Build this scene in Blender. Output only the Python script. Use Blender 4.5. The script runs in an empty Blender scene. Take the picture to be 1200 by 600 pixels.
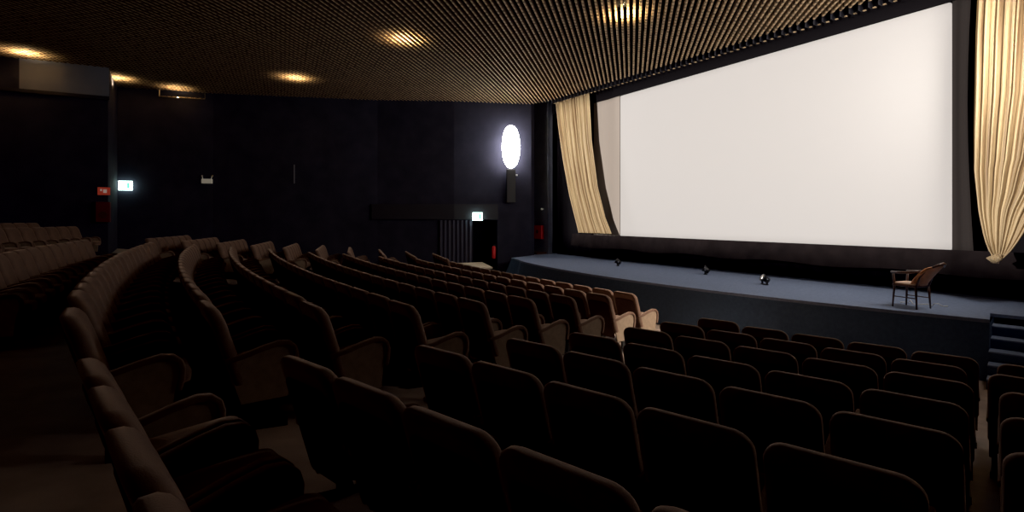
import bpy, bmesh, math, random
from mathutils import Vector, Matrix
random.seed(7)
scene = bpy.context.scene
COL = scene.collection
CZ = 2.72                       # eye height above the flat floor in front of the stage
F = 595.0
PROJ = 37500
TH = math.atan(374 / F); S_, C_ = math.sin(TH), math.cos(TH)

# ------------------------------------------------------------------ helpers
def ray(px):                     # horizontal direction seen at an image column (per metre of depth)
    t = (px - 600) / F
    return Vector((-C_ + S_ * t, S_ + C_ * t))
def seg_hit(px, A, B):           # where that column meets a wall line A-B
    r = ray(px); A = Vector(A); B = Vector(B); e = B - A
    det = r.x * -e.y + r.y * e.x
    d = (A.x * -e.y + A.y * e.x) / det
    return Vector((r.x * d, r.y * d)), d
def height(y, d): return CZ + (255 - y) * d / F

def new_obj(name, verts, faces, mat=None, parent=None, smooth=False, loc=(0, 0, 0), rz=0.0):
    me = bpy.data.meshes.new(name)
    me.from_pydata([tuple(v) for v in verts], [], faces)
    bm = bmesh.new(); bm.from_mesh(me)
    bmesh.ops.recalc_face_normals(bm, faces=bm.faces); bm.to_mesh(me); bm.free()
    if smooth:
        for p in me.polygons: p.use_smooth = True
    if mat: me.materials.append(mat)
    o = bpy.data.objects.new(name, me); COL.objects.link(o)
    o.location = loc; o.rotation_euler = (0, 0, rz)
    if parent: o.parent = parent
    return o
class MB:
    def __init__(s): s.v = []; s.f = []
    def add(s, verts, faces):
        n = len(s.v); s.v += [Vector(v) for v in verts]; s.f += [tuple(i + n for i in f) for f in faces]
    def box(s, x0, x1, y0, y1, z0, z1, M=None):
        vs = [Vector((x, y, z)) for z in (z0, z1) for y in (y0, y1) for x in (x0, x1)]
        if M: vs = [M @ v for v in vs]
        s.add(vs, [(0, 2, 3, 1), (4, 5, 7, 6), (0, 1, 5, 4), (2, 6, 7, 3), (0, 4, 6, 2), (1, 3, 7, 5)])
    def prism(s, pts, z0, z1):   # pts: xy polygon
        n = len(pts)
        s.add([(p[0], p[1], z0) for p in pts] + [(p[0], p[1], z1) for p in pts],
              [tuple(range(n))[::-1], tuple(range(n, 2 * n))] + [(i, (i + 1) % n, n + (i + 1) % n, n + i) for i in range(n)])
    def prism_x(s, pts, x0, x1): # pts: yz polygon extruded along x
        n = len(pts)
        s.add([(x0, p[0], p[1]) for p in pts] + [(x1, p[0], p[1]) for p in pts],
              [tuple(range(n))[::-1], tuple(range(n, 2 * n))] + [(i, (i + 1) % n, n + (i + 1) % n, n + i) for i in range(n)])
    def tube(s, path, r, k=8):
        path = [Vector(p) for p in path]; n = len(path); rs = r if isinstance(r, (list, tuple)) else [r] * n
        rings = []; up = Vector((0, 0, 1))
        for i, p in enumerate(path):
            t = (path[min(i + 1, n - 1)] - path[max(i - 1, 0)]).normalized()
            a = t.cross(up if abs(t.z) < .95 else Vector((1, 0, 0))).normalized(); b = t.cross(a)
            rings += [p + rs[i] * (a * math.cos(2 * math.pi * j / k) + b * math.sin(2 * math.pi * j / k)) for j in range(k)]
        fs = [(i * k + j, i * k + (j + 1) % k, (i + 1) * k + (j + 1) % k, (i + 1) * k + j) for i in range(n - 1) for j in range(k)]
        fs += [tuple(range(k))[::-1], tuple(range((n - 1) * k, n * k))]
        s.add(rings, fs)
    def lathe(s, prof, k=24, M=None, sx=1, sy=1):     # prof: (r, z)
        vs = []
        for r, z in prof:
            vs += [Vector((r * sx * math.cos(2 * math.pi * j / k), r * sy * math.sin(2 * math.pi * j / k), z)) for j in range(k)]
        if M: vs = [M @ v for v in vs]
        n = len(prof)
        fs = [(i * k + j, i * k + (j + 1) % k, (i + 1) * k + (j + 1) % k, (i + 1) * k + j) for i in range(n - 1) for j in range(k)]
        fs += [tuple(range(k))[::-1], tuple(range((n - 1) * k, n * k))]
        s.add(vs, fs)
    def obj(s, name, mat=None, parent=None, smooth=False, bevel=0, loc=(0, 0, 0), rz=0.0):
        o = new_obj(name, s.v, s.f, mat, parent, smooth, loc, rz)
        if bevel:
            bm = bmesh.new(); bm.from_mesh(o.data)
            es = [e for e in bm.edges if len(e.link_faces) == 2 and e.calc_face_angle(0) > .5]
            bmesh.ops.bevel(bm, geom=es, offset=bevel, segments=2, affect='EDGES', profile=.5, clamp_overlap=True)
            bm.to_mesh(o.data); bm.free()
        return o
def tag(o, label=None, cat=None, group=None, kind=None):
    if label: o['label'] = label
    if cat: o['category'] = cat
    if group: o['group'] = group
    if kind: o['kind'] = kind
    return o
def empty(name, loc, rz=0.0):
    o = bpy.data.objects.new(name, None); COL.objects.link(o); o.location = loc; o.rotation_euler = (0, 0, rz)
    o.empty_display_size = .2
    return o
def struct(o): o['kind'] = 'structure'; return o

# ------------------------------------------------------------------ materials
def mat(name, col, rough=.7, metal=0.0, sheen=0.0, spec=.5, noise=None, bump=0.0, bscale=60, emis=None, estr=0, coat=0):
    m = bpy.data.materials.new(name); m.use_nodes = True
    nt = m.node_tree; b = nt.nodes['Principled BSDF']
    b.inputs['Base Color'].default_value = (*col, 1); b.inputs['Roughness'].default_value = rough
    b.inputs['Metallic'].default_value = metal; b.inputs['Specular IOR Level'].default_value = spec
    b.inputs['Sheen Weight'].default_value = sheen; b.inputs['Sheen Roughness'].default_value = .45; b.inputs['Sheen Tint'].default_value = (.85, .58, .42, 1)
    b.inputs['Coat Weight'].default_value = coat
    tc = nt.nodes.new('ShaderNodeTexCoord')
    if noise:
        sc, amt = noise
        n = nt.nodes.new('ShaderNodeTexNoise'); n.inputs['Scale'].default_value = sc; n.inputs['Detail'].default_value = 5
        nt.links.new(tc.outputs['Object'], n.inputs['Vector'])
        r = nt.nodes.new('ShaderNodeMapRange'); r.inputs['From Min'].default_value = .3; r.inputs['From Max'].default_value = .7
        r.inputs['To Min'].default_value = 1 - amt; r.inputs['To Max'].default_value = 1 + amt
        nt.links.new(n.outputs['Fac'], r.inputs['Value'])
        h = nt.nodes.new('ShaderNodeHueSaturation'); h.inputs['Color'].default_value = (*col, 1)
        nt.links.new(r.outputs['Result'], h.inputs['Value']); nt.links.new(h.outputs['Color'], b.inputs['Base Color'])
    if bump:
        n2 = nt.nodes.new('ShaderNodeTexNoise'); n2.inputs['Scale'].default_value = bscale; n2.inputs['Detail'].default_value = 4
        nt.links.new(tc.outputs['Object'], n2.inputs['Vector'])
        bp = nt.nodes.new('ShaderNodeBump'); bp.inputs['Strength'].default_value = bump; bp.inputs['Distance'].default_value = .01
        nt.links.new(n2.outputs['Fac'], bp.inputs['Height']); nt.links.new(bp.outputs['Normal'], b.inputs['Normal'])
    if emis:
        b.inputs['Emission Color'].default_value = (*emis, 1); b.inputs['Emission Strength'].default_value = estr
    return m
M = {}
M['velvet'] = mat('brown_velvet', (.150, .085, .058), .85, sheen=.8, spec=.2, noise=(9, .18), bump=.15, bscale=150)
M['shell'] = mat('seat_back_cloth', (.060, .032, .028), .85, sheen=.1, spec=.2, noise=(6, .2))
M['panel'] = mat('side_panel_lightened', (.32, .225, .15), .6, noise=(14, .15))  # seat fabric made lighter, its lit side face put into the colour
M['seat_metal'] = mat('dark_metal', (.03, .03, .03), .45, metal=.6)
M['floor'] = mat('floor_boards', (.40, .285, .215), .62, noise=(3, .18), bump=.1, bscale=30)
M['wall'] = mat('dark_blue_wall', (.030, .030, .046), .85, spec=.15, noise=(1.5, .2), bump=.2, bscale=25)
M['wall_trim'] = mat('dark_wall_trim', (.016, .015, .022), .6)
M['wing'] = mat('wing_wall', (.24, .27, .34), .8, noise=(2, .15))
M['pale'] = mat('pale_bulkhead', (.20, .21, .26), .85, noise=(1.2, .1))
M['black'] = mat('black_cloth', (.006, .005, .006), .95, spec=.1)
M['skirt'] = mat('dark_brown_cloth', (.014, .010, .010), .95, spec=.1, noise=(3, .3))
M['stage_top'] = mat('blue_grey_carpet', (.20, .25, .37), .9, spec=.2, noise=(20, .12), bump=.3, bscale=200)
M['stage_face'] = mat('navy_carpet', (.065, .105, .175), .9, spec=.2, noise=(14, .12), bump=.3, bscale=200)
M['bar_shade'] = mat('bar_shade_brown', (.060, .034, .022), .85, spec=.1, noise=(8, .3))  # dark brown standing in for shade on the bars
M['void'] = mat('ceiling_void', (.004, .003, .003), 1, spec=0)
M['red'] = mat('red_enamel', (.85, .03, .03), .4)
M['red_dark'] = mat('fire_cabinet_red', (.13, .012, .012), .5)
M['white'] = mat('white_plastic', (.8, .78, .74), .4)
M['blackmetal'] = mat('black_metal', (.012, .011, .011), .4, metal=.3)
M['chrome'] = mat('chrome', (.7, .68, .62), .18, metal=1)
M['wood_dark'] = mat('dark_wood', (.075, .026, .014), .38, noise=(12, .3), coat=.2)
M['tan'] = mat('tan_leather', (.72, .31, .12), .42, noise=(8, .15))
M['seat_pad'] = mat('beige_seat_pad', (.72, .50, .36), .6)
M['door_drape'] = mat('violet_blue_drape', (.045, .045, .075), .7, sheen=.2)
M['landing'] = mat('pale_wood', (.85, .70, .50), .6, noise=(5, .15))
M['exit'] = mat('exit_sign_lit', (.6, .9, .8), .5, emis=(.70, 1.0, .93), estr=7)
M['exit_mark'] = mat('exit_sign_green', (.02, .5, .3), .5, emis=(.2, .9, .6), estr=1.2)
M['emerg'] = mat('emergency_lamp_body', (.6, .56, .48), .5, emis=(1, .9, .7), estr=.12)
M['mask_l'] = mat('masking_cloth_tan', (.33, .285, .245), .95, spec=.1)
M['mask_r'] = mat('masking_cloth_dark', (.028, .023, .021), .95, spec=.1)
M['lamp'] = mat('lamp_glass_left', (1, 1, 1), .5, emis=(1, .97, .98), estr=30)
M['lamp2'] = mat('lamp_glass_right', (1, 1, 1), .5, emis=(1, .95, .90), estr=12)
M['bulb'] = mat('warm_bulb', (1, .9, .7), .5, emis=(1, .72, .36), estr=60)

# projection screen: matt white cloth with part of the projector light added as its own glow
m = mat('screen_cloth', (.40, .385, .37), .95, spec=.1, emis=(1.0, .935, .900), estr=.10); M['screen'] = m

# gold satin with fine woven streaks, dark end deepened to paint in fold shading
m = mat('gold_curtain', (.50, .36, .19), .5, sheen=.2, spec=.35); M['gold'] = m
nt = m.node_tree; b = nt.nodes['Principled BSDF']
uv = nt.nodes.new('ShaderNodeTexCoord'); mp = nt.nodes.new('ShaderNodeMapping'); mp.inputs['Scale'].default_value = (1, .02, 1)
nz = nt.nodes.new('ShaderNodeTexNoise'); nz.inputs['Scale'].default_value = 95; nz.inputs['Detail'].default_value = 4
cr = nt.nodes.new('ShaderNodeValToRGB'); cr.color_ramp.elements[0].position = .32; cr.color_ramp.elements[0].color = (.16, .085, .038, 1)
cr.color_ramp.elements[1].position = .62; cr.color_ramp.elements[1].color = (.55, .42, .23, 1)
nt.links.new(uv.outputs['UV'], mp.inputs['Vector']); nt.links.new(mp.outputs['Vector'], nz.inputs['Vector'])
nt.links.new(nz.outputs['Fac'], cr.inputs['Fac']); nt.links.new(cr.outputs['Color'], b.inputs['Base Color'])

# gold ceiling bars: beads of leaf metal along each bar
m = mat('gold_ceiling_bars', (.34, .22, .11), .75, metal=.1, spec=.2); M['bars'] = m
nt = m.node_tree; b = nt.nodes['Principled BSDF']
tc = nt.nodes.new('ShaderNodeTexCoord'); mp = nt.nodes.new('ShaderNodeMapping'); mp.inputs['Rotation'].default_value = (0, 0, math.radians(45))
wv = nt.nodes.new('ShaderNodeTexWave'); wv.bands_direction = 'X'; wv.inputs['Scale'].default_value = 1.6; wv.inputs['Distortion'].default_value = .6
nz = nt.nodes.new('ShaderNodeTexNoise'); nz.inputs['Scale'].default_value = 7; nz.inputs['Detail'].default_value = 2
mx = nt.nodes.new('ShaderNodeMath'); mx.operation = 'MULTIPLY_ADD'; mx.inputs[1].default_value = .45
cr = nt.nodes.new('ShaderNodeValToRGB'); cr.color_ramp.elements[0].position = .35; cr.color_ramp.elements[0].color = (.045, .023, .012, 1)
cr.color_ramp.elements[1].position = .85; cr.color_ramp.elements[1].color = (.70, .50, .28, 1)
nt.links.new(tc.outputs['Object'], mp.inputs['Vector']); nt.links.new(mp.outputs['Vector'], wv.inputs['Vector'])
nt.links.new(tc.outputs['Object'], nz.inputs['Vector'])
nt.links.new(wv.outputs['Fac'], mx.inputs[0]); nt.links.new(nz.outputs['Fac'], mx.inputs[2])
nt.links.new(mx.outputs['Value'], cr.inputs['Fac']); nt.links.new(cr.outputs['Color'], b.inputs['Base Color'])

# ------------------------------------------------------------------ hall shell
CX = -10.3
def zf(x, y):                    # raked floor
    u = y - .012 * ((x + 10.2) ** 2 - 25)
    if u < -1.6 and u > -2.3: u = -1.6
    elif u <= -2.3: u = max(u + .45, -11) if u < -2.3 else u
    q = min(1, max(0, (x + 5.3) / 1.2)); q = q * q * (3 - 2 * q)      # the right-hand side lies a little lower
    return max(0.0, CZ - 1.667 - .105 * u - .125 * q)
HL = [(-18.9, 12.9), (-20.2, 9.7), (-21.8, 6.8), (-24.2, .7), (-25.0, -2.5)]      # left wall, stage to back
ZC = CZ + 5.1                    # underside of the ceiling bars
HT = ZC + .6
g = MB(); nx, ny = 70, 60; X0, X1, Y0, Y1 = -27, 6.5, -10.0, 15.4
vs = []
for j in range(ny + 1):
    for i in range(nx + 1):
        x = X0 + (X1 - X0) * i / nx; y = Y0 + (Y1 - Y0) * j / ny
        vs.append((x, y, zf(x, y)))
g.add(vs, [(j * (nx + 1) + i, j * (nx + 1) + i + 1, (j + 1) * (nx + 1) + i + 1, (j + 1) * (nx + 1) + i) for j in range(ny) for i in range(nx)])
struct(g.obj('floor', M['floor']))

def wall_run(mb, A, B, z0, z1, th=.25):
    A = Vector(A); B = Vector(B); d = (B - A).normalized(); n = Vector((-d.y, d.x))
    if n.dot(Vector((CX, 2)) - A) > 0: n = -n
    mb.prism([A, B, B + n * th, A + n * th], z0, z1)
DA, DB = HL[0], HL[1]
d0, dd0 = seg_hit(583, DA, DB); d1, dd1 = seg_hit(548, DA, DB)
door_top = height(258, dd0)
w = MB()
wall_run(w, DA, d0, 0, HT); wall_run(w, d1, DB, 0, HT); wall_run(w, d0, d1, door_top, HT)
for a, b_ in zip(HL[1:-1], HL[2:]): wall_run(w, a, b_, 0, HT)
# pilaster-like end of the lamp wall beside the stage opening
wall_run(w, (-18.9, 12.9), (-19.6, 12.75), 0, HT, .2)
struct(w.obj('wall_left', M['wall']))
# exit passage behind the doorway
nrm = Vector((-1, .41)).normalized()
w = MB()
a_, b_ = Vector(d0), Vector(d1)
w.prism([a_ + nrm * .26, a_ + nrm * 2.2, a_ + nrm * 2.2 + Vector((.03, .1)), a_ + nrm * .26 + Vector((.03, .1))], 0, door_top + .1)
w.prism([b_ + nrm * .26, b_ + nrm * 2.2, b_ + nrm * 2.2 - Vector((.03, .1)), b_ + nrm * .26 - Vector((.03, .1))], 0, door_top + .1)
w.prism([a_ + nrm * 2.2, b_ + nrm * 2.2, b_ + nrm * 2.3, a_ + nrm * 2.3], 0, door_top + .1)
w.prism([a_ + nrm * .26, b_ + nrm * .26, b_ + nrm * 2.3, a_ + nrm * 2.3], door_top, door_top + .1)
struct(w.obj('wall_passage', M['wall_trim']))
w = MB()
w.prism([(-25.0, -2.5), (-22.0, -2.45), (-22.6, -10), (-25.2, -10)], 0, HT)
struct(w.obj('wall_back_left', M['wall']))
# pale upper band of the projecting volume at back left
w = MB()
w.prism([(-22.0, -2.42), (-21.96, -2.42), (-22.38, -6.8), (-22.44, -6.8)], CZ + 4.12, ZC + .05)
struct(w.obj('trim_1', M['pale']))
w = MB(); w.prism([(-21.99, -2.40), (-21.90, -2.40), (-22.42, -9.5), (-22.56, -9.5)], CZ + 4.0, CZ + 4.12)
struct(w.obj('trim_2', M['wall_trim']))
w = MB(); PX0, PX1, PZ0, PZ1 = CX - .486, CX + .60, CZ + 3.316, CZ + 3.685        # projection port, unseen, sized to shape the beam
w.box(-27, PX0, -10.2, -10, 0, HT); w.box(PX1, 6.5, -10.2, -10, 0, HT); w.box(PX0, PX1, -10.2, -10, 0, PZ0); w.box(PX0, PX1, -10.2, -10, PZ1, HT)
struct(w.obj('wall_back', M['wall']))
w = MB()
for bx in ((-12.3, -8.3, -12.6, -12.5, 4.8, 8.2), (-12.3, -12.2, -12.6, -10.2, 4.8, 8.2), (-8.4, -8.3, -12.6, -10.2, 4.8, 8.2), (-12.3, -8.3, -12.6, -10.2, 4.7, 4.8), (-12.3, -8.3, -12.6, -10.2, 8.2, 8.3)): w.box(*bx)
struct(w.obj('wall_beam_box', M['void']))  # unseen box added round the projector to stop light leaking
ld = bpy.data.lights.new('projector_beam', 'SPOT'); ld.energy = PROJ; ld.color = (1, .955, .925); ld.shadow_soft_size = .03
ld.spot_size = math.radians(60); ld.spot_blend = .1
lo = bpy.data.objects.new('projector_light', ld); COL.objects.link(lo); lo.location = (CX, -11.6, CZ + 3.6)
lo.rotation_euler = Vector((0, 1, -.07)).to_track_quat('-Z', 'Y').to_euler()
w = MB()
HR = [(2 * CX + 18.9 + .2, 12.9), (-.2, 9.7), (1.4, 6.8), (3.9, .7), (5.2, -3), (6.0, -10)]
HR[0] = (-1.45, 12.9)
for a, b_ in zip(HR[:-1], HR[1:]): wall_run(w, a, b_, 0, HT)
wall_run(w, (-1.45, 12.9), (1.0, 13.0), 0, HT, .2)
struct(w.obj('wall_right', M['wall']))
# stage house
w = MB(); w.box(-21.5, 1.2, 14.75, 14.95, 0, HT); struct(w.obj('wall_stage', M['black']))
w = MB(); w.box(-21.7, -19.05, 13.95, 14.15, 0, HT); w.box(-21.7, -21.5, 12.6, 14.9, 0, HT); w.box(-21.5, -19.05, 14.15, 14.2, 0, HT)
struct(w.obj('wall_wing_left', M['wing']))
w = MB(); w.box(1.0, 1.2, 12.9, 14.9, 0, HT); struct(w.obj('wall_wing_right', M['black']))

# ceiling: parallel gold bars at 45 degrees under a dark void
poly = [(-18.2, 13.15), (-18.9, 12.9), (-20.2, 9.7), (-21.8, 6.8), (-24.2, .7), (-25.4, -3), (-26, -9.9), (6, -9.9), (5.2, -3), (3.9, .7), (1.4, 6.8), (-.2, 9.7), (-1.6, 13.5), (-9, 13.55)]
def clip_line(p, d, poly):
    ts = []
    n = len(poly)
    for i in range(n):
        a = Vector(poly[i]); e = Vector(poly[(i + 1) % n]) - a
        det = d.x * -e.y + d.y * e.x
        if abs(det) < 1e-9: continue
        q = a - p
        t = (q.x * -e.y + q.y * e.x) / det; s = (d.x * q.y - d.y * q.x) / det
        if 0 <= s <= 1: ts.append(t)
    return (min(ts), max(ts)) if len(ts) >= 2 else None
bd = Vector((-.702, .712)).normalized(); bn = Vector((bd.y, -bd.x))
mb = MB(); pitch = .15
k = -160
while k < 160:
    p = Vector((CX, 2)) + bn * (k * pitch); k += 1
    c = clip_line(p, bd, poly)
    if not c or c[1] - c[0] < .1: continue
    a = p + bd * c[0]; b2 = p + bd * c[1]
    prof = [(-.034, .12), (-.034, .02), (-.020, 0), (.020, 0), (.034, .02), (.034, .12)]
    vs = [(*(a + bn * u), ZC + v) for u, v in prof] + [(*(b2 + bn * u), ZC + v) for u, v in prof]
    n = 6
    mb.add(vs, [tuple(range(n)), tuple(range(n, 2 * n))] + [(i, (i + 1) % n, n + (i + 1) % n, n + i) for i in range(n)])
cl = struct(mb.obj('ceiling', M['bars'])); cl.data.materials.append(M['bar_shade'])
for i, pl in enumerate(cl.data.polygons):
    if i % 8 in (6, 7): pl.material_index = 1        # right side of each bar coloured darker, shade for the far-left ceiling
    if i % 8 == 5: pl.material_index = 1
mb = MB(); mb.box(-27, 6.5, -10.2, 13.6, HT, HT + .1); mb.box(-22, 1.5, 13.6, 15, HT, HT + .1)
struct(mb.obj('ceiling_void', M['void']))
# hanging toothed edge of the ceiling along the stage opening
mb = MB(); mt = MB()
x = -17.9
while x < -1.6:
    y = 13.3 + .3 * min(1, (x + 17.9) / 8) if x < -9 else 13.6
    mb.box(x, x + .03, y - .0, y + .18, ZC - .10, ZC + .14)
    mt.box(x + .06, x + .12, y + .08, y + .14, ZC - .115, ZC - .10)
    x += .21
mb.v += []
struct(mb.obj('trim_3', M['wall_trim'])); struct(mt.obj('trim_4', M['bars']))

# ------------------------------------------------------------------ stage
ZS = CZ - 1.7
front = []
for i in range(41):
    x = -18.2 + (15.27) * i / 40
    front.append((x, 10.1 + .0205 * (x + 10.45) ** 2 + (.08 if x < -17 else 0)))
SX, SXR = -2.93, -1.35
top = front + [(-3.12, 12.0), (-1.50, 12.34), (-1.48, 12.88), (.9, 13.0), (.9, 14.74), (-21.4, 14.74), (-21.4, 14.2), (-19.05, 14.2), (-19.05, 13.95), (-19.6, 13.9), (-21.4, 13.9), (-21.4, 13.0), (-18.85, 12.95)]
mb = MB(); mb.prism(top, ZS - .06, ZS)
so = struct(mb.obj('stage_floor', M['stage_top']))
so.name = 'floor_stage'
mb = MB()
def batter(i, p):
    k = max(0, 1 - i / 6.0)
    return (p[0] - .45 * k, p[1] - .10 - .1 * k)
n = len(front)
vs = [(p[0], p[1], ZS - .0601) for p in front] + [(*batter(i, p), 0) for i, p in enumerate(front)]
vs = [(v[0], v[1] + .0, v[2]) for v in vs]
mb.add(vs, [(i, i + 1, n + i + 1, n + i) for i in range(n - 1)])
mb.add([(front[0][0], front[0][1], ZS - .06), (*batter(0, front[0]), 0), (-19.4, 12.9, 0), (-18.85, 12.95, ZS - .06)], [(0, 1, 2, 3)])
mb.add([(SX, front[-1][1], ZS - .06), (SX, front[-1][1] - .1, 0), (-3.14, 12.3, 0), (-3.14, 12.3, ZS - .06)], [(0, 1, 2, 3)])
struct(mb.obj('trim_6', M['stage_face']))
t = empty('stage_steps', (-3.10, 12.0, 0), math.radians(12))
tag(t, 'dark blue carpeted steps with five treads up to the right end of the stage', 'steps')
for k in range(1, 6):
    mb = MB(); z = ZS - .17 * k
    mb.box(0, 1.55, -.28 * k, -.28 * (k - 1) - .002, 0, z - .03)
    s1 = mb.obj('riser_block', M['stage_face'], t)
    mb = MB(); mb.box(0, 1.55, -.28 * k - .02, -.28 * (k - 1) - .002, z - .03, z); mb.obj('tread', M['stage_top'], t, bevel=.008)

# screen wall: cloth, masking, skirt, border
ZB, ZT = CZ - .73, CZ + 4.72
def rrect(x0, x1, z0, z1, r, k=5):
    pts = []
    for cx, cz, a0 in ((x1 - r, z1 - r, 0), (x0 + r, z1 - r, 90), (x0 + r, z0 + r, 180), (x1 - r, z0 + r, 270)):
        for i in range(k + 1):
            a = math.radians(a0 + 90 * i / k); pts.append((cx + r * math.cos(a), cz + r * math.sin(a)))
    return pts
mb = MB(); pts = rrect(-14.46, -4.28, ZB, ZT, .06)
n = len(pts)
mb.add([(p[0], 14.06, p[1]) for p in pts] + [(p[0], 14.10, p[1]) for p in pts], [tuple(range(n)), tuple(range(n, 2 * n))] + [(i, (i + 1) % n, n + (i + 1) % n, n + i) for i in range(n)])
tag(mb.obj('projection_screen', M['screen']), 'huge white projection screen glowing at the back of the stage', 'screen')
def cloth_grid(name, mt_, P, nu, nv, parent=None):
    vs = []; uvs = []
    for j in range(nv + 1):
        for i in range(nu + 1):
            vs.append(P(i / nu, j / nv)); uvs.append((i / nu, j / nv))
    fs = [(j * (nu + 1) + i, j * (nu + 1) + i + 1, (j + 1) * (nu + 1) + i + 1, (j + 1) * (nu + 1) + i) for j in range(nv) for i in range(nu)]
    o = new_obj(name, vs, fs, mt_, parent, True)
    ul = o.data.uv_layers.new(name='UVMap')
    for l in o.data.loops: ul.data[l.index].uv = uvs[l.vertex_index]
    return o
tag(cloth_grid('side_masking', M['mask_l'], lambda u, v: (-16.0 + 1.53 * u, 14.055 - .02 * math.sin(u * 9), ZB + .02 + (ZT - ZB + .1) * v), 24, 4),
    'pale tan masking cloth hanging along the left edge of the screen', 'masking')
tag(cloth_grid('side_masking', M['mask_r'], lambda u, v: (-4.27 + .36 * u - .10 * math.sin(math.pi * v) * u, 14.04 - .02 * math.sin(u * 9), ZB - .02 + (ZT - ZB + .9) * v), 12, 8),
    'narrow dark grey masking strip along the right edge of the screen', 'masking')
def skirt(u, v):
    x = -17.3 + 16.6 * u
    return (x, 13.96 - .10 * (1 - v) + .010 * math.sin(x * 9) + .006 * math.sin(x * 23 + 2), ZB - .50 + .53 * v + .03 * math.sin(x * 2.1) * (1 - v))
tag(cloth_grid('screen_skirt', M['skirt'], skirt, 360, 4), 'dark brown cloth skirt hanging below the screen', 'drape')
def backdrop(u, v):
    x = -19.0 + 18.6 * u
    return (x, 14.45 + .03 * math.sin(x * 13), ZS + (HT - ZS) * v)
tag(cloth_grid('black_backdrop', M['black'], backdrop, 320, 2), 'black backdrop drape behind the screen and curtains', 'drape')
mb = MB(); mb.box(-18.8, -1.0, 13.98, 14.02, ZT + .0, HT)
tag(mb.obj('top_masking', M['black']), 'wide black masking border above the screen', 'masking')

def gold(name, label, L, R, y0, zt, zb, folds, side, knot=None):
    # L(s), R(s): left and right edge at height fraction s (0 top, 1 bottom)
    rnd = random.Random(3 if side else 5)
    ph = [rnd.uniform(-.45, .45) for _ in range(folds + 2)]
    def P(u, v):
        s = 1 - v
        x = L(s) + (R(s) - L(s)) * u
        f = u * folds; i = int(f); q = f - i
        off = ph[i] * (1 - q) + ph[min(i + 1, folds + 1)] * q
        wdt = R(s) - L(s)
        amp = .075 * (.6 + .4 * math.sin(i * 2.3)) * (1 if not knot else (.35 + .65 * min(1, wdt / 1.2)))
        y = y0 + amp * math.sin(2 * math.pi * f + off) + .03 * math.sin(2 * math.pi * f * .37 + 3) + .08 * math.sin(u * math.pi)
        return (x + .012 * math.cos(2 * math.pi * f + off), y, zb(u) + (zt - zb(u)) * v if callable(zb) else zb + (zt - zb) * v)
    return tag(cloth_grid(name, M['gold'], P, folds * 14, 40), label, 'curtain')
def lerp(a, b_, t): return a + (b_ - a) * t
def interp(tab):
    def f(s):
        for (s0, a), (s1, b_) in zip(tab[:-1], tab[1:]):
            if s <= s1: 
                q = (s - s0) / (s1 - s0); return lerp(a, b_, q)
        return tab[-1][1]
    return f
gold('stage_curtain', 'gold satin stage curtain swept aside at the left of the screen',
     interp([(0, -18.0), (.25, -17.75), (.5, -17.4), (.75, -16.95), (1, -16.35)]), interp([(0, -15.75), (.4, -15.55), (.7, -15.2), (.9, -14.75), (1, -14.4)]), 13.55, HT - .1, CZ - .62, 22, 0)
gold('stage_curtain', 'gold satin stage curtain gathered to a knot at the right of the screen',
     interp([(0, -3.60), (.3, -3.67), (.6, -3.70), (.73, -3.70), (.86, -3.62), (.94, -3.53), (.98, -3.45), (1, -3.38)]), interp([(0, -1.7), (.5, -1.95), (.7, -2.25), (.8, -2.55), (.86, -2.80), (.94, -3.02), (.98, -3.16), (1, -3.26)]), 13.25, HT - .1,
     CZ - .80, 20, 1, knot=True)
mb = MB()
for i in range(7):
    a = i * 2.4
    mb.tube([(-3.33 + .05 * math.cos(a), 13.2, CZ - .72), (-3.36 + .09 * math.cos(a + 1), 13.17 + .03 * math.sin(a), CZ - .80), (-3.36 + .05 * math.cos(a + 2), 13.2, CZ - .88)], [.02, .045, .02], 8)
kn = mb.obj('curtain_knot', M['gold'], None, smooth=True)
rc = [o for o in bpy.data.objects if o.name == 'stage_curtain.001'][0]; kn.parent = rc
mb = MB(); mb.tube([(-18.2, 13.55, HT - .15), (-15.4, 13.55, HT - .15)], .03, 8); mb.tube([(-18.2, 13.55, HT - .15), (-18.2, 13.55, HT)], .02); mb.tube([(-15.4, 13.55, HT - .15), (-15.4, 13.55, HT)], .02)

# ------------------------------------------------------------------ stage objects
def stage_light(px, py, rz, label):
    r = ray(px); d = 1.7 * F / (py - 255); x, y = r.x * d, r.y * d
    t = empty('stage_floodlight', (x, y, ZS), rz)
    tag(t, label, 'stage light', 'floodlights lying on the stage')
    mb = MB(); mb.box(-.10, .10, -.05, .05, 0, .02); mb.box(-.125, -.105, -.025, .025, 0, .17); mb.box(.105, .125, -.025, .025, 0, .17); mb.box(-.125, .125, -.025, .025, 0, .015)
    mb.obj('bracket', M['blackmetal'], t)
    R = Matrix.Translation((0, 0, .15)) @ Matrix.Rotation(math.radians(-60), 4, 'X')
    mb = MB(); mb.lathe([(.045, -.12), (.07, -.11), (.075, -.02), (.095, .06), (.10, .075), (.092, .075)], 20, R); mb.obj('housing', M['blackmetal'], t, smooth=True)
    mb = MB(); mb.lathe([(.088, .070), (.06, .078), (.02, .082)], 20, R); mb.obj('lens', M['chrome'], t, smooth=True)
    mb = MB()
    for s in (-1, 1): mb.tube([(s * .10, 0, .15), (s * .145, 0, .15)], .018, 10)
    mb.obj('knob', M['chrome'], t)
    return t
stage_light(724, 311.5, 2.5, 'small chrome and black floodlight on the stage, farthest of three')
stage_light(827, 321.5, 2.1, 'small black floodlight on the stage, middle one of three')
stage_light(896, 333.5, 2.6, 'small black floodlight on the stage, nearest the wooden chair')

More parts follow.
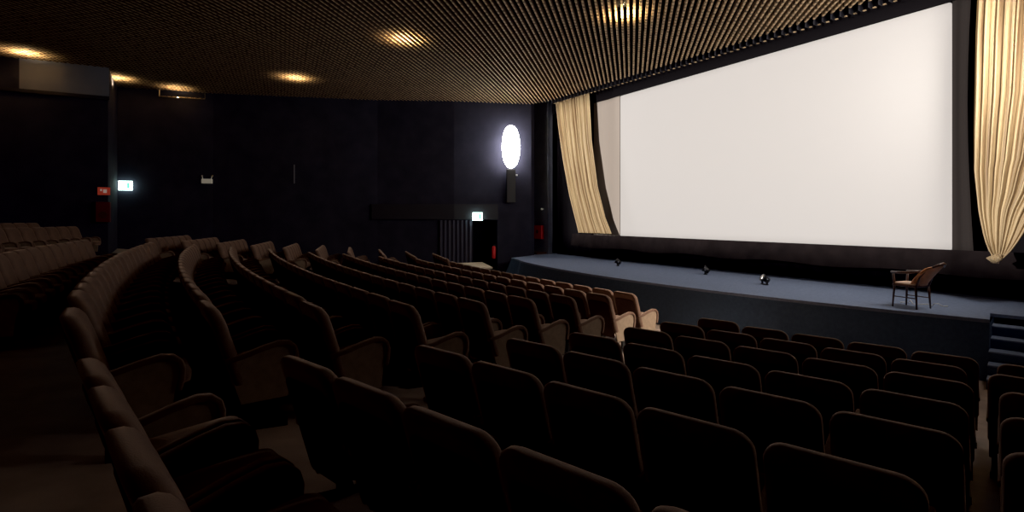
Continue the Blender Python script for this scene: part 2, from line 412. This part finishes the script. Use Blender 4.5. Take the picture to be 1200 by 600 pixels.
t = empty('wooden_armchair', (-4.12, 11.53, ZS), math.radians(79))   # local +y = chair front (towards -x)
tag(t, 'wooden armchair with tan back standing alone at the right of the stage', 'chair')
for sx in (-1, 1):
    for sy, h in ((1, .66), (-1, .45)):
        mb = MB(); mb.tube([(sx * .20, sy * .21, .0), (sx * .185, sy * .185, .42)] + ([(sx * .215, .19, h)] if sy > 0 else []), [.014, .022] + ([.018] if sy > 0 else []), 10)
        mb.obj('leg', M['wood_dark'], t, smooth=True)
mb = MB(); mb.box(-.215, .215, -.20, .215, .40, .435); mb.obj('seat_rail', M['wood_dark'], t, bevel=.01)
mb = MB(); mb.box(-.20, .20, -.185, .205, .435, .475); mb.obj('seat', M['seat_pad'], t, bevel=.018)
for sx in (-1, 1):
    mb = MB(); mb.tube([(sx * .225, .22, .66), (sx * .25, .05, .665), (sx * .25, -.12, .68), (sx * .19, -.25, .72)], [.022, .026, .024, .02], 10); mb.obj('armrest', M['wood_dark'], t, smooth=True)
# curved tub back, leaning
vs = []; nu, nv = 16, 8
for sgn in (0, 1):
    for j in range(nv + 1):
        for i in range(nu + 1):
            a = (i / nu - .5) * 2; v = j / nv
            hw = .185 + .055 * math.sin(v * math.pi * .8)
            x = a * hw; y = -.215 - .27 * v ** 1.2 + .13 * a * a - sgn * .03; z = .44 + .40 * v - .06 * a * a * v
            vs.append((x, y, z))
N1 = (nu + 1) * (nv + 1); fs = []
for j in range(nv):
    for i in range(nu):
        q = (j * (nu + 1) + i, j * (nu + 1) + i + 1, (j + 1) * (nu + 1) + i + 1, (j + 1) * (nu + 1) + i)
        fs += [q, tuple(x + N1 for x in q[::-1])]
for i in range(nu): fs += [(i, i + 1, i + 1 + N1, i + N1), tuple(x + nv * (nu + 1) for x in (i, i + 1, i + 1 + N1, i + N1))]
for j in range(nv):
    for c in (0, nu): a0 = j * (nu + 1) + c; fs.append((a0, a0 + nu + 1, a0 + nu + 1 + N1, a0 + N1))
new_obj('backrest', vs, fs, M['tan'], t, True)
mb = MB(); mb.tube([(-.17, -.445, .80), (-.08, -.51, .85), (0, -.53, .87), (.08, -.51, .85), (.17, -.445, .80)], [.018, .024, .026, .024, .018], 10); mb.obj('top_rail', M['wood_dark'], t, smooth=True)
for sx in (-1, 1):
    mb = MB(); mb.tube([(sx * .18, -.19, .42), (sx * .19, -.25, .60), (sx * .185, -.36, .75)], .018, 8); mb.obj('back_post', M['wood_dark'], t, smooth=True)
mb = MB(); mb.tube([(-.19, .2, .2), (-.19, -.2, .2)], .01); mb.tube([(.19, .2, .2), (.19, -.2, .2)], .01); mb.obj('stretcher', M['wood_dark'], t)
mb = MB()
pts = [(-4.45 + .045 * i + .0, 11.95 + .10 * math.sin(i * .9) + .01 * i, ZS + .012 + (.05 if i in (3, 4, 12, 13) else 0)) for i in range(16)]
mb.tube(pts, .009, 6)
tag(mb.obj('cable', M['white'], None, smooth=True), 'thin white cable lying on the stage behind the wooden chair', 'cable')

# ------------------------------------------------------------------ left wall fittings
def on_wall(px, A, B, off=0.0):
    p, d = seg_hit(px, A, B)
    A = Vector(A); B = Vector(B); e = (B - A).normalized(); n = Vector((-e.y, e.x))
    if n.dot(Vector((0, 0)) - A) < 0: n = -n
    q = p + n * off; dd = q.dot(Vector((-C_, S_)))
    return q, dd, math.atan2(n.y, n.x) + math.pi / 2     # rz: local -y points out of the wall... local x along wall
W1 = (HL[0], HL[1]); W2 = (HL[1], HL[2]); W3 = (HL[2], HL[3]); W4 = (HL[3], HL[4])
# big lamp
def wall_lamp(p, rz, zc, label, glass):
    t = empty('wall_floodlight', (p.x, p.y, zc), rz)
    tag(t, label, 'wall lamp')
    h, r = .60, .33
    prof = [(.02, -.94)] + [(.40 * math.cos(math.radians(a)) ** .8, .93 * math.sin(math.radians(a))) for a in range(-80, 81, 10)] + [(.02, .94)]
    mb = MB(); mb.lathe(prof, 24, None, 1, .45); mb.obj('lamp_glass', glass, t, smooth=True)
    mb = MB(); mb.box(-.20, .20, .16, .22, -.75, .75); mb.obj('back_plate', M['blackmetal'], t)
    mb = MB(); mb.box(-.18, .22, .04, .22, -2.45, -.98); mb.obj('column', M['blackmetal'], t, bevel=.02)
    mb = MB(); mb.box(-.05, .05, .22, .40, -.3, .3); mb.obj('bracket', M['blackmetal'], t)
    mb = MB(); mb.lathe([(.035, -.03), (.05, 0), (.035, .03)], 12, Matrix.Translation((.25, -.02, -1.25))); mb.obj('pilot_lamp', M['white'], t, smooth=True)
    return t
p, d, rz = on_wall(597, *W1, off=.40)
wall_lamp(p, rz, height(172, d), 'tall glaring white floodlight on a dark column high on left wall', M['lamp'])
tl = wall_lamp(Vector((-1.75, 12.0)), math.radians(-68), height(172, d), 'floodlight on the right wall beside the stage, outside the picture', M['lamp2'])
ld = bpy.data.lights.new('floodlight_beam', 'AREA'); ld.shape = 'RECTANGLE'; ld.size = .6; ld.size_y = 1.4; ld.energy = 145; ld.color = (1, .94, .88); ld.spread = math.radians(150)
lo = bpy.data.objects.new('light_beam', ld); COL.objects.link(lo); lo.location = (-2.15, 11.75, height(172, d) + .2)
l2 = bpy.data.lights.new('added_floor_spot', 'SPOT'); l2.energy = 2900; l2.color = (1, .90, .78); l2.spot_size = math.radians(36); l2.spot_blend = .5; l2.shadow_soft_size = .08  # separate spot added to brighten the front floor and aisle seats
o2 = bpy.data.objects.new('light_floor_spot', l2); COL.objects.link(o2); o2.location = (-1.45, 10.7, height(172, d) - .3)
o2.rotation_euler = (Vector((-7.3, 7.9, CZ - 2.5)) - o2.location).to_track_quat('-Z', 'Y').to_euler()
lo.rotation_euler = Vector((-1, .06, -.20)).to_track_quat('-Z', 'Y').to_euler()


def box_on(name, px, py, wpx, hpx, W, th, m_, off=0.02, bevel=0.0, label=None, cat=None):
    q, d, rz = on_wall(px, *W, off=off + th / 2)
    e = (Vector(W[1]) - Vector(W[0])).normalized()
    # metres along the wall per pixel
    pa, _ = seg_hit(px - wpx / 2, *W); pb, _ = seg_hit(px + wpx / 2, *W)
    L = (pb - pa).length; H = hpx * d / F
    mb = MB(); mb.box(-L / 2, L / 2, -th / 2, th / 2, -H / 2, H / 2)
    return q, d, rz, L, H, mb
# soffit beam over the exit
q, d, rz, L, H, mb = box_on('x', 509, 247, 148, 17, (HL[0], HL[2]), .18, None, off=0)
A_, _ = seg_hit(436, *W2); A_ = Vector(A_); B_, db = seg_hit(583, *W1)
mb = MB(); out = Vector((.9, -.4)).normalized() * .16
mid = Vector(HL[1])
za, zb_ = height(239.5, db), height(257, db)
mb.prism([A_, mid, B_, B_ + out, mid + out * 1.05, A_ + out], zb_, za)
struct(mb.obj('trim_5', M['wall_trim']))
# exit sign above the doorway
def exit_sign(px, py, W, off, label, sw=.42, sh=.31, ch=0):
    q, d, rz = on_wall(px, *W, off=off); z = height(py, d)
    t = empty('exit_sign', (q.x, q.y, z), rz); tag(t, label, 'exit sign')
    mb = MB(); mb.box(-sw / 2, sw / 2, -.03, .03, -sh / 2, sh / 2); mb.obj('lit_panel', M['exit'], t, bevel=.01)
    # front is local +y or -y: marks on both sides, running figure, arrow and door
    for s in (-1, 1):
        y0, y1 = (s * .031, s * .034)
        y0, y1 = min(y0, y1), max(y0, y1)
        mb = MB(); k = sh / .31
        mb.box(.06, .15, y0, y1, -.10 * k, .10 * k)
        mb.box(-.03, .0, y0, y1, .055 * k, .085 * k)
        mb.box(-.045, .005, y0, y1, -.02 * k, .05 * k)
        mb.box(-.075, -.045, y0, y1, -.085 * k, -.01 * k); mb.box(.005, .035, y0, y1, -.06 * k, -.01 * k)
        mb.box(-.17, -.09, y0, y1, -.012 * k, .012 * k); mb.box(-.17, -.15, y0, y1, -.04 * k, .04 * k)
        mb.obj('running_figure_mark', M['exit_mark'], t)
    mb = MB(); mb.box(-.02, .02, .0, off + .0, sh / 2 - .06, sh / 2 - .03) if not ch else mb.box(-.02, .02, -.02, .02, sh / 2, sh / 2 + ch)
    mb.obj('bracket', M['blackmetal'], t)
    return t
exit_sign(558.5, 253.7, W1, .35, 'small lit exit sign above the curtained doorway near the stage', .44, .34)
exit_sign(148.5, 217.5, W4, .12, 'lit green-white exit sign high on the far back left wall', .46, .36)
# extinguisher beside the door
q, d, rz = on_wall(578, *W1, off=.14); q.y -= .0
t = empty('fire_extinguisher', (q.x, q.y, height(303, d)), rz); tag(t, 'red fire extinguisher hanging beside the dark exit doorway', 'fire extinguisher')
mb = MB(); mb.lathe([(.05, 0), (.085, .02), (.09, .05), (.09, .46), (.07, .53), (.03, .56)], 16); mb.obj('cylinder', M['red'], t, smooth=True)
mb = MB(); mb.box(-.02, .02, -.02, .02, .55, .60); mb.box(-.02, .10, -.012, .012, .60, .62); mb.tube([(.03, 0, .58), (.11, 0, .5), (.115, 0, .25)], .012); mb.obj('valve_and_hose', M['blackmetal'], t)
mb = MB(); mb.box(-.05, .05, .08, .139, .30, .36); mb.obj('wall_hook', M['blackmetal'], t)
# door drape
def drape(u, v):
    a, _ = seg_hit(515, *W2); b_, _ = seg_hit(554, *W1)
    p = a + (b_ - a) * u + Vector((.9, -.4)).normalized() * (.12 + .05 * math.sin(u * 2 * math.pi * 8))
    return (p.x, p.y, .32 + (door_top - .32) * v)
tag(cloth_grid('door_curtain', M['door_drape'], drape, 140, 3), 'dark violet-blue curtain drawn to the left of the exit doorway', 'curtain')
# pale landing in front of the exit
mb = MB(); zl = CZ - 1.95
mb.prism([(-19.75, 9.55), (-17.45, 9.25), (-17.25, 9.95), (-19.55, 10.75)], zl - .05, zl)
t = empty('exit_landing', (-18.5, 9.9, 0)); tag(t, 'pale wooden landing in front of the exit doorway', 'landing')
mb.obj('landing_top', M['landing'], t).location = (18.5, -9.9, 0)
mb = MB(); mb.prism([(-19.70, 9.6), (-17.50, 9.30), (-17.30, 9.90), (-19.5, 10.7)], 0, zl - .05); mb.obj('landing_base', M['wall_trim'], t).location = (18.5, -9.9, 0)
# red hose cabinet in the left wing
r = ray(633); d = 13.93 / r.y; x = r.x * d
t = empty('fire_hose_cabinet', (x, 13.85, height(272, d))); tag(t, 'bright red fire cabinet on wing wall left of stage curtain', 'fire cabinet')
mb = MB(); mb.box(-.30, .30, -.08, .08, -.32, .32); mb.obj('cabinet_body', M['red'], t, bevel=.012)
mb = MB(); mb.lathe([(.09, 0), (.09, .012)], 20, Matrix.Translation((0, -.082, .03)) @ Matrix.Rotation(math.pi / 2, 4, 'X')); mb.obj('round_window', M['red_dark'], t)
r = ray(636); d = 13.9 / r.y
mb = MB(); mb.lathe([(.01, -.05), (.045, -.02), (.045, .02), (.01, .05)], 12); mb.box(-.015, .015, 0, .10, -.015, .015)
tag(mb.obj('small_lamp', M['emerg'], None, loc=(r.x * d, 13.84, height(245, d))), 'tiny pale lamp on wing wall above the red fire cabinet', 'lamp')
# low dark step at the wing
mb = MB(); mb.box(-20.9, -19.15, 13.4, 13.94, ZS, ZS + .10); tag(mb.obj('wooden_step', M['wood_dark'], None, bevel=.01), 'low brown wooden step at the foot of the left wing wall', 'step')

# fittings at the back left
WB = ((-22.0, -2.45), (-22.6, -10))
q, d, rz = on_wall(122, *WB, off=.09); 
t = empty('fire_hose_cabinet', (q.x, q.y, height(248.5, d)), rz); tag(t, 'dark red fire hose cabinet on the dim back left wall', 'fire cabinet')
mb = MB(); mb.box(-.19, .19, -.08, .08, -.34, .34); mb.obj('cabinet_body', M['red_dark'], t, bevel=.01)
for s in (-1, 1):
    mb = MB(); mb.lathe([(.05, 0), (.12, .004), (.12, .012), (.02, .014)], 20, Matrix.Translation((0, s * .082, -.1)) @ Matrix.Rotation(-s * math.pi / 2, 4, 'X')); mb.obj('hose_reel', M['wood_dark'], t)
q, d, rz = on_wall(122, *WB, off=.02)
t = empty('hose_sign', (q.x, q.y, height(224, d)), rz); tag(t, 'small square red sign with white hose symbol above the dim cabinet', 'sign')
M['sign_red'] = mat('sign_red', (.7, .05, .03), .5, emis=(.9, .12, .06), estr=.13)
M['sign_white'] = mat('sign_white', (.85, .75, .7), .5, emis=(1, .7, .6), estr=.16)
mb = MB(); mb.box(-.17, .17, -.01, .01, -.13, .13); mb.obj('sign_plate', M['sign_red'], t)
for s in (-1, 1):
    mb = MB(); a0, a1 = sorted((s * .011, s * .014)); mb.box(-.02, .08, a0, a1, -.06, .06); mb.box(-.10, -.05, a0, a1, .0, .07); mb.obj('hose_symbol', M['sign_white'], t)
q, d, rz = on_wall(244, *W4, off=.12) if False else on_wall(244, *W3, off=.12)
t = empty('emergency_light', (q.x, q.y, height(212, d)), rz); tag(t, 'twin-head emergency light glinting on the dark left wall', 'emergency light')
mb = MB(); mb.box(-.19, .19, -.06, .06, -.10, .08); mb.obj('battery_box', M['emerg'], t, bevel=.01)
for s in (-1, 1):
    mb = MB(); mb.lathe([(.03, -.03), (.055, .0), (.06, .05)], 14, Matrix.Translation((s * .19, 0, .19)) @ Matrix.Rotation(s * .5, 4, 'Y')); hd = mb.obj('spot_head', M['chrome'], t, smooth=True)
    mb = MB(); mb.tube([(s * .15, 0, .07), (s * .18, 0, .17)], .012); mb.obj('neck', M['emerg'], hd)
q, d, rz = on_wall(345, *W3, off=.02)
mb = MB(); z0, z1 = height(215, d), height(193, d); mb.box(-.02, .02, -.015, .015, z0 - (z0 + z1) / 2, z1 - (z0 + z1) / 2)
tag(mb.obj('conduit_strip', M['pale'], None, loc=(q.x, q.y, (z0 + z1) / 2), rz=rz), 'thin pale vertical strip on the dark left wall', 'strip')
# rail with a small glint under the ceiling
q0, da, rz = on_wall(192, *W4, off=.5); q1, dbb, _ = on_wall(246, *W3, off=.5)
mb = MB(); mb.tube([(q0.x, q0.y, height(113, da)), (q1.x, q1.y, height(116, dbb))], .03)
for q_, dq, yy in ((q0, da, 113), (q1, dbb, 116)): mb.tube([(q_.x, q_.y, height(yy, dq)), (q_.x, q_.y, ZC + .1)], .012)
tag(mb.obj('lighting_rail', M['chrome'], None), 'thin metal lighting rail under the ceiling at far left', 'rail')

# ceiling lamps above the bars
names = [(475, 42, 'warm recessed light glowing through the ceiling bars, left of the middle', 1.0),
         (730, 12, 'warm recessed light in the ceiling bars, nearest the screen', 1.3),
         (347, 88, 'warm recessed light in the ceiling near the dark left wall', .9),
         (30, 58, 'warm recessed light in the ceiling at the far left edge', 1.2),
         (137, 88, 'warm recessed light above the pale back bulkhead corner', 1.0),
         (208, 105, 'faint warm recessed light in the far back ceiling', .9)]
for px, py, lb, st in names:
    r = ray(px); d = 5.2 * F / (255 - py); x, y = r.x * d, r.y * d
    if (px, py) == (208, 105): x, y = x * .97, y * .97
    t = empty('ceiling_light', (x, y, ZC + .14)); tag(t, lb, 'ceiling light', 'recessed lights above the ceiling bars')
    mb = MB(); mb.lathe([(.16, 0.1), (.17, .30), (.10, .42), (.02, .44)], 20); mb.obj('can', M['blackmetal'], t, smooth=True)
    mb = MB(); mb.lathe([(.02, 0.10), (.08, .12), (.10, .17), (.08, .22), (.02, .24)], 16); mb.obj('bulb', M['bulb'], t, smooth=True)
    ld = bpy.data.lights.new('added_glow_uplight', 'SPOT'); ld.spot_size = math.radians(150); ld.spot_blend = 1; ld.energy = 150 * st; ld.color = (1, .76, .42); ld.shadow_soft_size = .06  # uplight added below the bars to throw the glow onto them
    lo = bpy.data.objects.new('glow_uplight', ld); COL.objects.link(lo); lo.parent = t; lo.location = (0, 0, -.50); lo.rotation_euler = (math.pi, 0, 0)

# ------------------------------------------------------------------ cinema seat
def outline(wb, wt, h0, h1, rt, rb, k=6):
    pts = []
    def arc(cx, cz, r, a0): 
        for i in range(k + 1):
            a = math.radians(a0 + 90 * i / k); pts.append((cx + r * math.cos(a), cz + r * math.sin(a)))
    arc(wt / 2 - rt, h1 - rt, rt, 0); arc(-wt / 2 + rt, h1 - rt, rt, 90); arc(-wb / 2 + rb, h0 + rb, rb, 180); arc(wb / 2 - rb, h0 + rb, rb, 270)
    return pts
def inset(pts, cx, cz, dx):
    out = []
    hw = max(abs(p[0]) for p in pts); zs = [p[1] for p in pts]; hh = (max(zs) - min(zs)) / 2; cz = (max(zs) + min(zs)) / 2
    return [(p[0] * (1 - dx / hw), cz + (p[1] - cz) * (1 - dx / hh)) for p in pts]
def pillow(pts, layers, mapf):    # layers: (inset, depth)
    n = len(pts); vs = []; fs = []
    for dx, y in layers: vs += [mapf(p[0], p[1], y) for p in inset(pts, 0, 0, dx)]
    L = len(layers)
    for i in range(L - 1):
        for j in range(n): fs.append((i * n + j, i * n + (j + 1) % n, (i + 1) * n + (j + 1) % n, (i + 1) * n + j))
    fs += [tuple(range(n))[::-1], tuple(range((L - 1) * n, L * n))]
    mb = MB(); mb.add(vs, fs); return mb
def lean(x, h, y):                # recline of the back; y is depth from the back plane (+ forward)
    s = .98 - h
    return (x, .02 + .38 * s - .10 * s * s + y + .10 * x * x * 1.2, h)
def make_seat():
    t = empty('cinema_seat', (0, 0, 0))
    bo = outline(.572, .562, .30, .98, .095, .05)
    mb = pillow(bo, [(.05, -.035), (.012, -.030), (0, -.012), (0, .03), (.012, .055), (.04, .075), (.10, .085), (.17, .08)], lean)
    mb.obj('backrest', M['velvet'], t, smooth=True)
    po = outline(.50, .485, .22, .86, .08, .04)
    mb = pillow(po, [(.0, -.034), (.004, -.046), (.02, -.052)], lean)
    mb.obj('back_panel', M['shell'], t, smooth=True)
    so = outline(.47, .45, .0, .50, .07, .03)
    mb = pillow(so, [(.03, -.06), (.005, -.05), (0, -.02), (0, .02), (.012, .045), (.05, .06), (.12, .065)], lambda x, h, y: (x, .26 + h, .42 + .06 * h + y))
    mb.obj('seat_cushion', M['velvet'], t, smooth=True)
    for s in (-1, 1):
        # arm pad: loop of padding rising to a rounded nose
        path = [(.13, .53), (.28, .555), (.44, .60), (.56, .625), (.63, .615), (.675, .575), (.69, .52), (.685, .44), (.665, .36)]
        th = .022; top_ = []; bot = []
        for i, (y, z) in enumerate(path):
            a = Vector(path[min(i + 1, len(path) - 1)]) - Vector(path[max(i - 1, 0)]); a.normalize(); nn = Vector((-a.y, a.x))
            top_.append((y + nn.x * th, z + nn.y * th)); bot.append((y - nn.x * th, z - nn.y * th))
        mb = MB(); x0, x1 = (.238, .293) if s > 0 else (-.293, -.238)
        n = len(path)
        vs = [(x0, *p) for p in top_] + [(x1, *p) for p in top_] + [(x1, *p) for p in bot] + [(x0, *p) for p in bot]
        fs = []
        for i in range(n - 1):
            for c in range(4): c2 = (c + 1) % 4; fs.append((c * n + i, c * n + i + 1, c2 * n + i + 1, c2 * n + i))
        fs += [(0, n, 2 * n, 3 * n), (n - 1, 2 * n - 1, 3 * n - 1, 4 * n - 1)]
        mb.add(vs, fs); arm = mb.obj('armrest', M['velvet'], t, smooth=False, bevel=.010)
        for p in arm.data.polygons: p.use_smooth = True
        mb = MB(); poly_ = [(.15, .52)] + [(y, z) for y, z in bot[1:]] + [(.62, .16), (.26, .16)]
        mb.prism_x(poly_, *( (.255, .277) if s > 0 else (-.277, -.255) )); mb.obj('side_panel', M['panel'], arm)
    for s in (-1, 1):
        mb = MB(); x0, x1 = sorted((s * .225, s * .262))
        mb.prism_x([(.40, .40), (.50, .40), (.47, -.10), (.39, -.10)], x0, x1)
        mb.prism_x([(.24, .035), (.62, -.035), (.62, -.10), (.24, -.10)], x0 - .008, x1 + .008)
        mb.obj('leg', M['seat_metal'], t)
    return t
proto = make_seat()
proto_children = [(c, list(c.children)) for c in proto.children]
used = False
def place(x, y, rz, label, group, z=None):
    global used
    if not used:
        t = proto; used = True
    else:
        t = proto.copy(); COL.objects.link(t)
        for c, gs in proto_children:
            k = c.copy(); COL.objects.link(k); k.parent = t
            for gch in gs:
                kk = gch.copy(); COL.objects.link(kk); kk.parent = k
    t.location = (x, y, zf(x, y) if z is None else z); t.rotation_euler = (0, 0, rz)
    tag(t, label, 'cinema seat', group)
    return t
ORD = ['first', 'second', 'third', 'fourth', 'fifth', 'sixth', 'seventh', 'eighth', 'ninth', 'tenth', 'eleventh', 'twelfth', 'thirteenth', 'fourteenth', 'fifteenth', 'sixteenth', 'seventeenth', 'eighteenth', 'nineteenth', 'twentieth']
PW = .60
# centre block: (y of the right-hand end seat, x of it)
CR = [(7.02, -7.16), (5.93, -6.70), (4.78, -6.25), (3.76, -5.85), (2.77, -5.42), (1.79, -5.10), (.88, -4.98), (.05, -4.95), (-.78, -4.70)]
for k, (ye, xe) in enumerate(CR):
    a = .0087
    base = ye - a * (xe + 10.5) ** 2
    x = xe; i = 0
    while x > -15.45 and i < 20:
        y = base + a * (x + 10.5) ** 2; sl = 2 * a * (x + 10.5)
        rowname = 'front row' if k == 0 else ORD[k] + ' row'
        pos = 'aisle seat at its right end' if i == 0 else ORD[i] + ' from the right aisle'
        place(x, y, math.atan(sl), f'brown velvet cinema seat, centre block, {rowname}, {pos}', f'centre block seats, {rowname}')
        x -= PW / math.sqrt(1 + sl * sl); i += 1
# centre block, row behind the cross aisle
x = -15.3; i = 0
while x < -7.6:
    place(x, -2.40 + .0087 * ((x + 10.5) ** 2), math.atan(.0174 * (x + 10.5)), f'brown velvet cinema seat behind the cross aisle, {ORD[i]} from left aisle', 'seats behind the cross aisle')
    x += PW; i += 1
# near right block: parallel rows turned towards the stage
phi = math.radians(17.07); u = Vector((math.cos(phi), math.sin(phi))); nn = Vector((-u.y, u.x))
FR = [(7.17, -2.75, 5), (6.17, -2.86, 5), (5.17, -2.84, 5), (4.14, -2.89, 5), (3.25, -2.93, 5), (2.35, -3.04, 5), (1.40, -3.13, 5)]
for k, (off, a0, cnt) in enumerate(FR):
    for i in range(cnt):
        p = nn * off + u * (a0 + PW * (i + .5))
        if p.x * -C_ + p.y * S_ < .62: continue
        rowname = 'front row' if k == 0 else ORD[k] + ' row'
        pos = 'aisle seat at its left end' if i == 0 else ORD[i] + ' from its left end'
        place(p.x, p.y, phi, f'dark brown cinema seat, near right block, {rowname}, {pos}', f'near right block seats, {rowname}')
    if k < 5:     # first seats of the far right block
        e = nn * off + u * (a0 + PW * cnt); ph2 = math.radians(13)
        for i in range(2):
            p = e + Vector((.10, -.02)) + Vector((math.cos(ph2), math.sin(ph2))) * (PW * (i + .5))
            place(p.x, p.y, ph2, f'dark brown cinema seat, far right block, {"front row" if k == 0 else ORD[k] + " row"}, {ORD[i]} from its left end', 'far right block seats')
for i in range(4):
    a = 12; x = -3.22 + .603 * math.cos(math.radians(a)) * i; y = -.47 + .603 * math.sin(math.radians(a)) * i
    place(x, y, math.radians(a), f'dark brown cinema seat, near right block, eighth row, {"aisle seat at its left end" if i == 0 else ORD[i] + " from its left end"}', 'near right block seats, eighth row')
# left block
phiL = math.radians(-15)
for k, y0 in enumerate([7.6, 6.4, 5.3, 4.15, 3.17, 2.24, 1.38, .52, -.31, -1.10]):
    for i in range(6):
        x = -16.75 - PW * math.cos(phiL) * i; y = y0 + .08 + PW * -math.sin(phiL) * i
        rowname = 'front row' if k == 0 else ORD[k] + ' row'
        pos = 'aisle seat at its right end' if i == 0 else ORD[i] + ' from its aisle'
        place(x, y, phiL, f'brown velvet cinema seat, far left block, {rowname}, {pos}', f'far left block seats, {rowname}')
for k, (xl, yl, cnt) in enumerate([(-21.2, -3.2, 9), (-21.55, -4.2, 9)]):
    for i in range(cnt):
        x = xl + PW * math.cos(phiL) * (i + .5) ; y = yl + PW * math.sin(phiL) * (i + .5)
        if y / x > .31: continue
        place(x, y, phiL, f'brown velvet cinema seat, back left block, {ORD[k]} row, {ORD[i]} from its wall end', 'back left block seats')

# ------------------------------------------------------------------ light and camera
ld = bpy.data.lights.new('added_rear_fill', 'AREA'); ld.size = 3; ld.energy = 9; ld.color = (1, .80, .72)  # unseen fill light added at the rear to lift the dark seat backs
lo = bpy.data.objects.new('rear_fill_light', ld); COL.objects.link(lo); lo.location = (-3, -6.5, ZC - .2)
lo.rotation_euler = Vector((-.1, .75, -.65)).to_track_quat('-Z', 'Y').to_euler()
wd = bpy.data.worlds.new('World'); scene.world = wd; wd.use_nodes = True
wd.node_tree.nodes['Background'].inputs[0].default_value = (.7, .75, 1, 1); wd.node_tree.nodes['Background'].inputs[1].default_value = .0
cam = bpy.data.cameras.new('Camera'); co = bpy.data.objects.new('Camera', cam); COL.objects.link(co); scene.camera = co
cam.sensor_width = 36; cam.lens = F / 1200 * 36; cam.shift_y = -45 / 1200; cam.clip_start = .05; cam.clip_end = 200
co.location = (0, 0, CZ)
fw = Vector((-C_, S_, 0)); co.rotation_euler = fw.to_track_quat('-Z', 'Y').to_euler()
scene.view_settings.view_transform = 'Standard'; scene.view_settings.look = 'None'; scene.view_settings.exposure = 0; scene.view_settings.gamma = 1
scene.cycles.use_denoising = True
scene.cycles.max_bounces = 6; scene.cycles.diffuse_bounces = 4
scene.cycles.sample_clamp_indirect = 3

vs_ = scene.view_settings; vs_.use_curve_mapping = True
vs_.curve_mapping.black_level = (.0012, .0013, .0010); vs_.curve_mapping.update()
